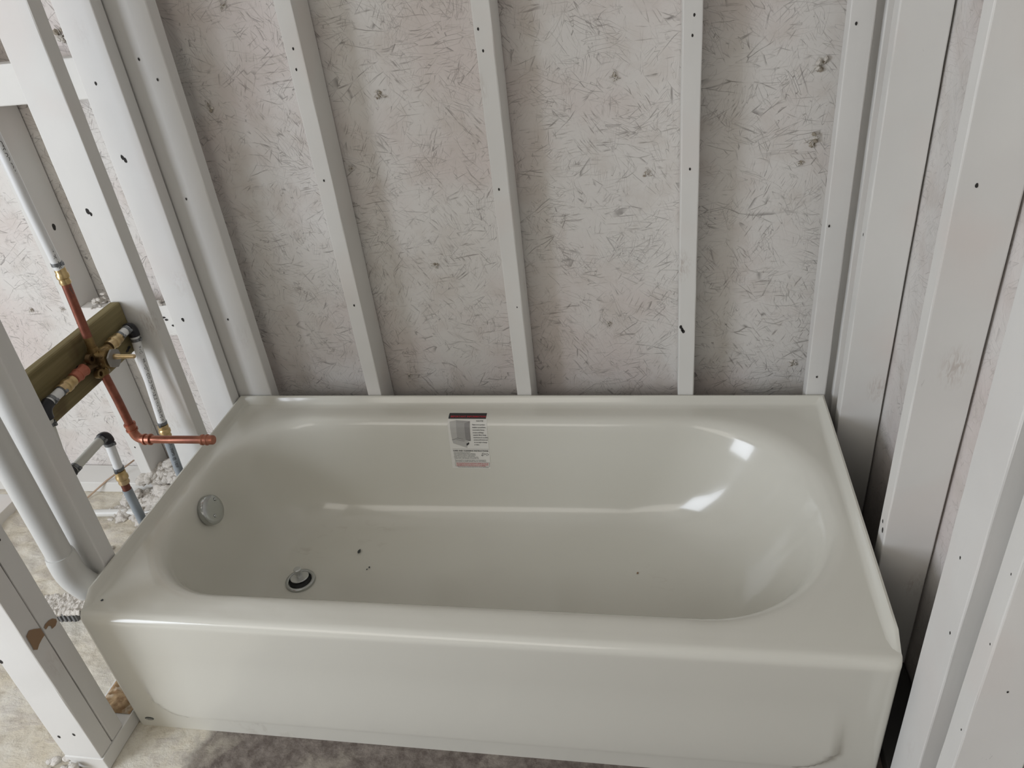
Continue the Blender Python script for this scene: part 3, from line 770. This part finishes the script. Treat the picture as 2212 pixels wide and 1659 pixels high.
# ---- overflow plate
ovc = Vector((.0785, .380, .2905)); ovn = Vector((.95, 0, .30)).normalized()
bm = bmesh.new()
add_lathe(bm, ovc - ovn*.006, ovn, [(0, .0365), (.010, .0365), (.0135, .0352), (.0155, .032), (.0165, .024), (.0170, .010), (.0171, 0)], 48)
ov = bmobj('overflow_plate', bm, M['chrome'], tub, smooth=True, angle=35); ov['label'] = 'round chrome overflow plate with two screws'
s_, t_ = frame(ovn)
for (dy, dz) in ((.021, .014), (-.010, -.012)):
    yv = Vector((0, 1, 0)); zv = ovn.cross(yv)*-1
    if zv.z < 0: zv = -zv
    p = ovc + yv*dy + zv*dz + ovn*.0100
    bm = bmesh.new(); add_lathe(bm, p, ovn, [(0, .0045), (.0022, .0045), (.0030, .0035), (.0026, .0012), (.0018, 0)], 16)
    bmobj('screw', bm, M['chrome'], ov, smooth=True)
# ---- drain
dc = Vector((.247, .380, .0618))
bm = bmesh.new()
add_lathe(bm, dc, (0, 0, 1), [(-.004, .0375), (.0020, .0370), (.0034, .034), (.0032, .0305), (.0014, .0285), (-.002, .0280), (-.002, 0)], 48)
dr = bmobj('drain_flange', bm, M['chrome'], tub, smooth=True, angle=50); dr['label'] = 'chrome drain ring in the tub floor'
bm = bmesh.new(); add_lathe(bm, dc + Vector((0, 0, -.0022)), (0, 0, 1), [(0, .0276), (.0012, .0276), (.0012, 0)], 40)
bmobj('drain_hole', bm, M['black'], dr)
tn = Vector((-.05, .10, 1)).normalized()
bm = bmesh.new(); add_lathe(bm, dc + Vector((-.0055, .0100, -.0010)), tn, [(0, .0225), (.0028, .0235), (.0042, .0225), (.0048, .014), (.0050, 0)], 40)
st = bmobj('stopper', bm, M['satin'], dr, smooth=True, angle=40)
bm = bmesh.new(); add_lathe(bm, dc + Vector((-.005, .0095, .0032)), tn, [(0, .0072), (.0110, .0072), (.0114, .0098), (.0235, .0100), (.0252, .0086), (.0256, 0)], 28)
bmobj('stopper_knob', bm, M['satin'], st, smooth=True, angle=40)
# ---- maker's oval on the apron
bm = bmesh.new()
vs = [bm.verts.new((.038 + .0105*math.cos(2*PI*k/32), -.0012, .0265 + .0048*math.sin(2*PI*k/32))) for k in range(32)]
f = bm.faces.new(vs)
r_ = bmesh.ops.extrude_face_region(bm, geom=[f]); bmesh.ops.translate(bm, verts=[v for v in r_['geom'] if isinstance(v, bmesh.types.BMVert)], vec=(0, .0014, 0))
bd = bmobj('maker_badge', bm, plain('badge_dark', (0.10, 0.11, 0.10), .4), tub); bd['label'] = 'small dark oval badge at the lower left of the apron'
bm = bmesh.new()
me = text_mesh('Standard', .0042, .0001, 'CENTER')
vs = [bm.verts.new((.038 + p.co.x, -.0018, .0252 + p.co.y)) for p in me.vertices]
for p in me.polygons:
    try: bm.faces.new([vs[i] for i in p.vertices])
    except ValueError: pass
bmobj('badge_lettering', bm, M['pvc'], bd)

# ---- grit lying in the tub
def grit(x, y, z, r_, label, col='hole'):
    bm = bmesh.new(); ico(bm, (0, 0, 0), r_, .35, 0, 1, (1, 1.3, .6))
    o = bmobj('debris_chip', bm, M[col]); o.location = (x, y, z)
    tag(o, label, 'debris')
grit(.368, .487, .0625, .0055, 'largest dark chip lying in the tub, up and right of the drain', 'rubber')
grit(.412, .434, .0610, .0024, 'tiny dark crumb in the tub, upper of a close pair right of the drain', 'rubber')
grit(.408, .427, .0610, .0018, 'tiny dark crumb in the tub, lower of a close pair right of the drain', 'rubber')
grit(1.083, .444, .0690, .0022, 'lone brown speck on the right part of the tub floor', 'stain')
grit(.030, .045, .3485, .0024, 'dark speck on the tub rim at the front left corner', 'rubber')

board('bottom_plate', (XR+.001, -0.30, 0), (XR+.088, 0.68, 0.001+.03), 'plate under the right wall studs, mostly lost in the dark gap', 'plate', axis=1, mat=M['under'])  # near-black colour puts the shade of the gap on the plate

# ------------------------------------------------------------------ valve and water pipes
PX = -0.050
val = thing('shower_valve', 'tarnished brass shower valve with copper and white water pipes in the left wall', 'shower valve', (PX, .385, .715))
def part(name, bm, mat, par, label=None, smooth=True, angle=40):
    o = bmobj(name, bm, mat, None, smooth=smooth, angle=angle)
    o.data.transform(Matrix.Translation(-Vector(val.location)))
    o.parent = par
    if label: o['label'] = label
    return o
V = Vector
c0 = V((PX, .385, .713))
bm = bmesh.new()
add_lathe(bm, c0 - V((.016, 0, 0)), (1, 0, 0), [(0, .012), (.003, .019), (.018, .022), (.022, .0195), (.036, .0195), (.038, .0225), (.050, .0225), (.052, .018), (.054, .0)], 28)
add_lathe(bm, c0 - V((0, .042, 0)), (0, 1, 0), [(0, .0115), (.010, .0125), (.020, .0145), (.042, .017), (.064, .0145), (.074, .0125), (.084, .0115)], 20)
add_lathe(bm, c0 - V((0, 0, .038)), (0, 0, 1), [(0, .0135), (.003, .0145), (.012, .0145), (.018, .0135), (.038, .016), (.058, .012), (.066, .0105)], 20)
for (dy, dz) in ((-.030, .016), (.026, -.020), (-.024, -.024)):      # mounting ears with screw holes
    p = c0 + V((.006, dy, dz))
    add_lathe(bm, p, (1, 0, 0), [(0, .0105), (.010, .0105), (.010, .0055), (.003, .0055), (.003, 0)], 16)
for k in range(10):
    a = 2*PI*k/10
    ico(bm, c0 + V((.020 + random.uniform(-.006, .01), .021*math.cos(a), .021*math.sin(a))), .0042, .25, 0, 1)
part('valve_body', bm, M['brass_old'], val, 'dark tarnished brass valve body')
bm = bmesh.new()
vs = []
for k in range(12):
    a = 2*PI*k/12; rr_ = .0215 if k % 2 else .0195
    vs.append((rr_*math.cos(a), rr_*math.sin(a)))
lo = [bm.verts.new(c0 + V((.040, y, z))) for y, z in vs]; hi = [bm.verts.new(c0 + V((.0445, y, z))) for y, z in vs]
bm.faces.new(lo); bm.faces.new(hi)
for k in range(12): bm.faces.new((lo[k], lo[(k+1) % 12], hi[(k+1) % 12], hi[k]))
part('retaining_ring', bm, plain('ring_grey', (.30, .29, .27), .5, .4), val, 'grey retaining ring at the front of the valve', smooth=False)
bm = bmesh.new(); add_lathe(bm, V((-.008, .385, .717)), (1, 0, 0), [(0, .0060), (.014, .0060), (.016, .0046), (.050, .0046), (.051, .0038), (.052, 0)], 18)
part('valve_stem', bm, M['brass'], val, 'bright brass valve stem')
CR = .0092
def tube(name, pts, rad, mat, par=None, label=None):
    bm = bmesh.new(); add_tube(bm, pts, rad, 24)
    return part(name, bm, M[mat], par or val, label)
def coupling(name, p, ax, mat, r_=.0125, ln=.030, par=None, label=None):
    bm = bmesh.new()
    add_lathe(bm, V(p) - V(ax).normalized()*ln/2, ax, [(0, r_*.86), (ln*.10, r_*.92), (ln*.22, r_*.84), (ln*.34, r_*.84), (ln*.40, r_), (ln*.62, r_), (ln*.70, r_*.86), (ln*.88, r_*.90), (ln, r_*.84)], 24)
    return part(name, bm, M[mat], par or val, label)
def clamp(p, ax, par, ear=(1, 0, 0)):
    bm = bmesh.new(); ax = V(ax).normalized()
    add_lathe(bm, V(p) - ax*.0035, ax, [(0, .0108), (0, .0114), (.007, .0114), (.007, .0108)], 24)
    e = V(ear).normalized(); q = V(p) + e*.0125
    s1, t1 = frame(ax)
    add_tube(bm, [q - ax*.0032, q + ax*.0032], .0035, 8)
    return part('clamp', bm, M['clamp'], par)
def pipe_text(s, p0, p1, rad, facing, size, par, rev=False, start=.1, mat='ink2'):
    """lettering wrapped round a straight pipe"""
    p0, p1 = V(p0), V(p1); d = (p1-p0).normalized(); L_ = (p1-p0).length
    n0 = V(facing) - d*V(facing).dot(d); n0.normalize(); t0 = d.cross(n0)*-1
    me = text_mesh(s, size, .00008)
    w0 = max(v.co.x for v in me.vertices)
    bm = bmesh.new(); vs = []
    for v in me.vertices:
        a = (v.co.y - size*.35)/rad
        q = p0 + d*(start*L_ + v.co.x) + (n0*math.cos(a) - t0*math.sin(a)*-1)*(rad+.0003)
        vs.append(bm.verts.new(q))
    for p in me.polygons:
        try: bm.faces.new([vs[i] for i in p.vertices])
        except ValueError: pass
    return part('pipe_lettering', bm, M[mat], par, smooth=False)
camv = V((1.18, -1.28, .75))
# riser to the shower head
tube('riser_stub', [c0 + V((0, 0, .026)), V((PX, .386, .765))], CR*1.02, 'brass_old')
tube('copper_riser', [V((PX, .386, .764)), V((PX, .392, .894))], CR, 'copper', label='dull copper pipe above the valve')
coupling('brass_adapter', V((PX, .3925, .903)), (0, .03, 1), 'brass', .0125, .034)
r1 = tube('pex_riser', [V((PX, .392, .915)), V((PX, .386, 1.05)), V((PX-.002, .383, 1.3)), V((PX-.004, .381, 1.7)), V((PX-.004, .381, ZT-.001))], .0098, 'pex', label='white printed water pipe rising to the ceiling')
clamp(V((PX, .3918, .930)), (0, 0, 1), r1)
pipe_text('1/2 CTS-OD SDR9 PEX COLD POTABLE WATER 160 PSI 73F 100 PSI 180F', V((PX-.0005, .3845, 1.20)), V((PX, .391, .95)), .0098, (1, -.9, .3), .0105, r1, start=.02)
pipe_text('PEX 1199-HOT/COLD', V((PX-.002, .383, 1.42)), V((PX-.002, .383, 1.22)), .0098, (1, -.9, .3), .0105, r1, start=.02)
# drop to the spout
tube('copper_drop', [c0 + V((0, 0, -.034)), V((PX, .391, .60)), V((PX, .394, .530))], CR, 'copper', label='dull copper pipe below the valve')
bm = bmesh.new()
add_tube(bm, [V((PX, .394, .535)), V((PX, .394, .520))] + arc((PX, .394, .512), (PX+.001, .394, .4900), (PX+.024, .394, .4900), 8) + [V((PX+.034, .394, .490))], [.0125, .0115] + [.0105]*9 + [.0118], 20)
for p, ax in ((V((PX, .394, .532)), (0, 0, 1)), (V((PX, .394, .518)), (0, 0, 1)), (V((PX+.022, .394, .490)), (1, 0, 0)), (V((PX+.036, .394, .490)), (1, 0, 0))):
    add_lathe(bm, p - V(ax)*.002, ax, [(0, .0105), (0, .0132), (.004, .0132), (.004, .0105)], 20)
part('copper_elbow', bm, M['copper_bright'], val, 'bright copper elbow')
tube('spout_pipe', [V((PX+.032, .394, .490)), V((.132, .394, .4905))], CR, 'copper_bright', label='capped copper pipe sticking out towards the tub')
bm = bmesh.new(); add_lathe(bm, V((.116, .394, .4904)), (1, 0, 0), [(0, .0098), (0, .0125), (.004, .0125), (.006, .0105), (.010, .0105), (.012, .0128), (.015, .0128), (.017, .0108), (.028, .0108), (.030, .0095), (.031, 0)], 28)
part('pipe_cap', bm, M['copper_bright'], val, 'bright copper end cap')
# left (hot) side
bm = bmesh.new(); add_lathe(bm, V((PX, .348, .7125)), (0, -1, 0), [(0, .0105), (.006, .0110), (.007, .0135), (.010, .0135), (.011, .0120), (.026, .0120), (.027, .0140), (.030, .0140), (.031, .0125), (.043, .0125), (.045, .0100)], 24)
part('copper_coupling', bm, plain('copper_pinkish', (.48, .17, .11), .45, .5), val, 'reddish copper coupling left of the valve')
coupling('brass_adapter', V((PX, .281, .711)), (0, 1, 0), 'brass', .0140, .040)
l1 = tube('pex_stub', [V((PX, .268, .7105)), V((PX, .222, .709))], .0098, 'pex')
clamp(V((PX, .262, .7103)), (0, 1, 0), l1); clamp(V((PX, .231, .709)), (0, 1, 0), l1)
def elbow(a, c, b):
    bm = bmesh.new(); add_tube(bm, arc(a, c, b, 8), .0125, 18)
    return part('black_elbow', bm, M['fit'], val, 'black plastic elbow')
elbow((PX, .222, .709), (PX, .202, .708), (PX, .202, .684))
l2 = tube('pex_drop', [V((PX, .202, .690)), V((PX, .186, .59))], .0098, 'pex_dull'); clamp(V((PX, .202, .672)), (0, 0, 1), l2)
elbow((PX, .186, .592), (PX, .183, .5560), (PX, .198, .5562))
l3 = tube('pex_crossover', [V((PX, .194, .5560)), V((PX, .304, .5590))], .0098, 'pex_dull', label='white pipe slanting up to a black elbow below the valve board')
clamp(V((PX, .206, .5565)), (0, 1, 0), l3); clamp(V((PX, .298, .559)), (0, 1, 0), l3)
elbow((PX, .302, .5595), (PX, .317, .5600), (PX, .317, .542))
l4 = tube('pex_supply', [V((PX, .317, .547)), V((PX, .310, .468))], .0100, 'pex'); clamp(V((PX, .3165, .537)), (0, 0, 1), l4); clamp(V((PX, .3105, .472)), (0, 0, 1), l4, (0, -1, -.2))
coupling('brass_adapter', V((PX, .3083, .449)), (0, .05, 1), 'brass', .0135, .034)
tube('copper_tail', [V((PX, .307, .440)), V((PX, .306, .405))], CR, 'copper')
tube('slab_sleeve', [V((PX, .3062, .415)), V((PX, .308, .300)), V((PX, .309, .0))], .0105, 'sleeve', label='blue-grey sleeve going down to the slab, hot side')
# right (cold) side
coupling('brass_adapter', V((PX, .452, .7155)), (0, 1, .02), 'brass', .0140, .040)
c1 = tube('pex_stub', [V((PX, .466, .7165)), V((PX, .506, .718))], .0098, 'pex'); clamp(V((PX, .474, .7168)), (0, 1, 0), c1); clamp(V((PX, .499, .7175)), (0, 1, 0), c1)
elbow((PX, .505, .7180), (PX, .522, .7190), (PX, .519, .693))
c2 = tube('pex_supply', [V((PX, .519, .698)), V((PX, .506, .585)), V((PX, .492, .462))], .0100, 'pex', label='white printed pipe running down beside the stud right of the valve')
clamp(V((PX, .518, .684)), (0, .08, 1), c2); clamp(V((PX, .4925, .466)), (0, .08, 1), c2, (0, -1, -.2))
pipe_text('PHG 1199-HOT/COLD POTABLE WATER-PSW 5-100PSI @ 73F-100PSI @ 180F', V((PX, .5165, .672)), V((PX, .493, .470)), .0100, (1, -.75, .3), .0098, c2, start=.01)
coupling('brass_adapter', V((PX, .4895, .444)), (0, .08, 1), 'brass', .0140, .034)
tube('slab_sleeve', [V((PX, .488, .435)), V((PX, .482, .33)), V((PX, .478, .0))], .0105, 'sleeve', label='blue-grey sleeve going down to the slab, cold side')

# olive treated board behind the valve
def bite(bm, loc): pass
board('valve_board', (-0.0935, .158, .650), (-.068, .539, .772), 'olive pressure-treated board fixed between two studs behind the shower valve', 'board', mat=M['treated'], axis=1, bev=.005,
      holes=[((-.068, .345, .715), XP, .004), ((-.068, .50, .665), XP, .004), ((-.068, .508, .668), XP, .004)])

# ------------------------------------------------------------------ white drain pipe
dp = thing('drain_pipe', 'thick white plastic drain pipe in front of a stud left of the tub', 'drain pipe', (-.054, .082, .40))
def dpart(name, bm, mat, label=None):
    o = bmobj(name, bm, mat, None, smooth=True, angle=40); o.data.transform(Matrix.Translation(-Vector(dp.location))); o.parent = dp
    if label: o['label'] = label
bm = bmesh.new(); add_tube(bm, [V((-.054, .082, .420)), V((-.054, .084, .9)), V((-.056, .088, ZT-.001))], .0245, 36)
dpart('vent_pipe', bm, M['pvc'])
bm = bmesh.new()
pp = [V((-.054, .082, .437)), V((-.054, .082, .425)), V((-.054, .082, .405))] + arc((-.054, .082, .398), (-.054, .083, .362), (-.034, .087, .338), 10)
pp.append(V((-.032, .088, .334)))
add_tube(bm, pp, [.0268, .0290, .0293] + [.0293]*11 + [.0293], 36)
dpart('drain_elbow', bm, M['pvc'], 'white elbow turning under the tub')

# ------------------------------------------------------------------ bits on the floor left of the wall
bm = bmesh.new(); add_tube(bm, [V((-.548, .648, .016)), V((-.42, .657, .016)), V((-.20, .668, .016))], .0115, 16)
tag(bmobj('floor_pipe', bm, M['pvc'], smooth=True, angle=40), 'white pipe lying on the slab beyond the plumbing wall', 'pipe')
bm = bmesh.new(); add_tube(bm, [V((-.620, .727, .006)), V((-.560, .765, .045)), V((-.478, .815, .088))], [.0028, .0030, .0026], 8)
tag(bmobj('wood_stick', bm, M['stick'], smooth=True), 'thin brown stick propped over the back wall plate', 'stick')
bt = thing('foam_block', 'ribbed grey block with a ragged white top on the floor by the tub front corner', 'block', (-.375, .27, 0))
bm = bmesh.new()
fl = [(-.055, -.020), (.045, -.006)]
nr = 9
for i in range(nr):
    t0, t1 = i/nr, (i+.55)/nr
    x0 = -.055 + .10*t0; x1 = -.055 + .10*t1; y0 = -.020 + .014*t0
    add_box(bm, (x0, y0-.004, 0), (x1, y0+.004, .034))
add_box(bm, (-.055, -.008, 0), (.045, .03, .033))
bmobj('ribbed_side', bm, plain('rib_grey', (.17, .17, .17), .6), bt)
bm = bmesh.new()
ng = 40
g = [[bm.verts.new((-.066 + .128*i/ng, -.024 + .010*noise.noise(Vector((i*.5, 3, 0))) + (.066)*j/12 + .014*i/ng, .034 + (.006 + .007*noise.noise(Vector((i*.35, j*.5, 0)))) * (0 if j in (0,) else 1))) for j in range(13)] for i in range(ng+1)]
for i in range(ng):
    for j in range(12): bm.faces.new((g[i][j], g[i+1][j], g[i+1][j+1], g[i][j+1]))
rg = bmesh.ops.extrude_face_region(bm, geom=bm.faces[:]); bmesh.ops.translate(bm, verts=[v for v in rg['geom'] if isinstance(v, bmesh.types.BMVert)], vec=(0, 0, -.004))
bmobj('ragged_top', bm, M['foam'], bt)

# ------------------------------------------------------------------ groups of repeats
for o in list(COL.objects):
    if o.parent: continue
    if o.name.startswith('wall_stud'):
        x, y = o.location.x, o.location.y
        o['group'] = 'studs of the plumbing wall' if (x < 0 and y < .755) else ('studs of the right wall' if x > 1.54 else 'studs of the back wall')
    elif o.name.startswith('blocking'): o['group'] = 'horizontal blocks behind the plumbing wall'
    elif o.name.startswith('debris_chip'): o['group'] = 'chips and crumbs lying on the tub'
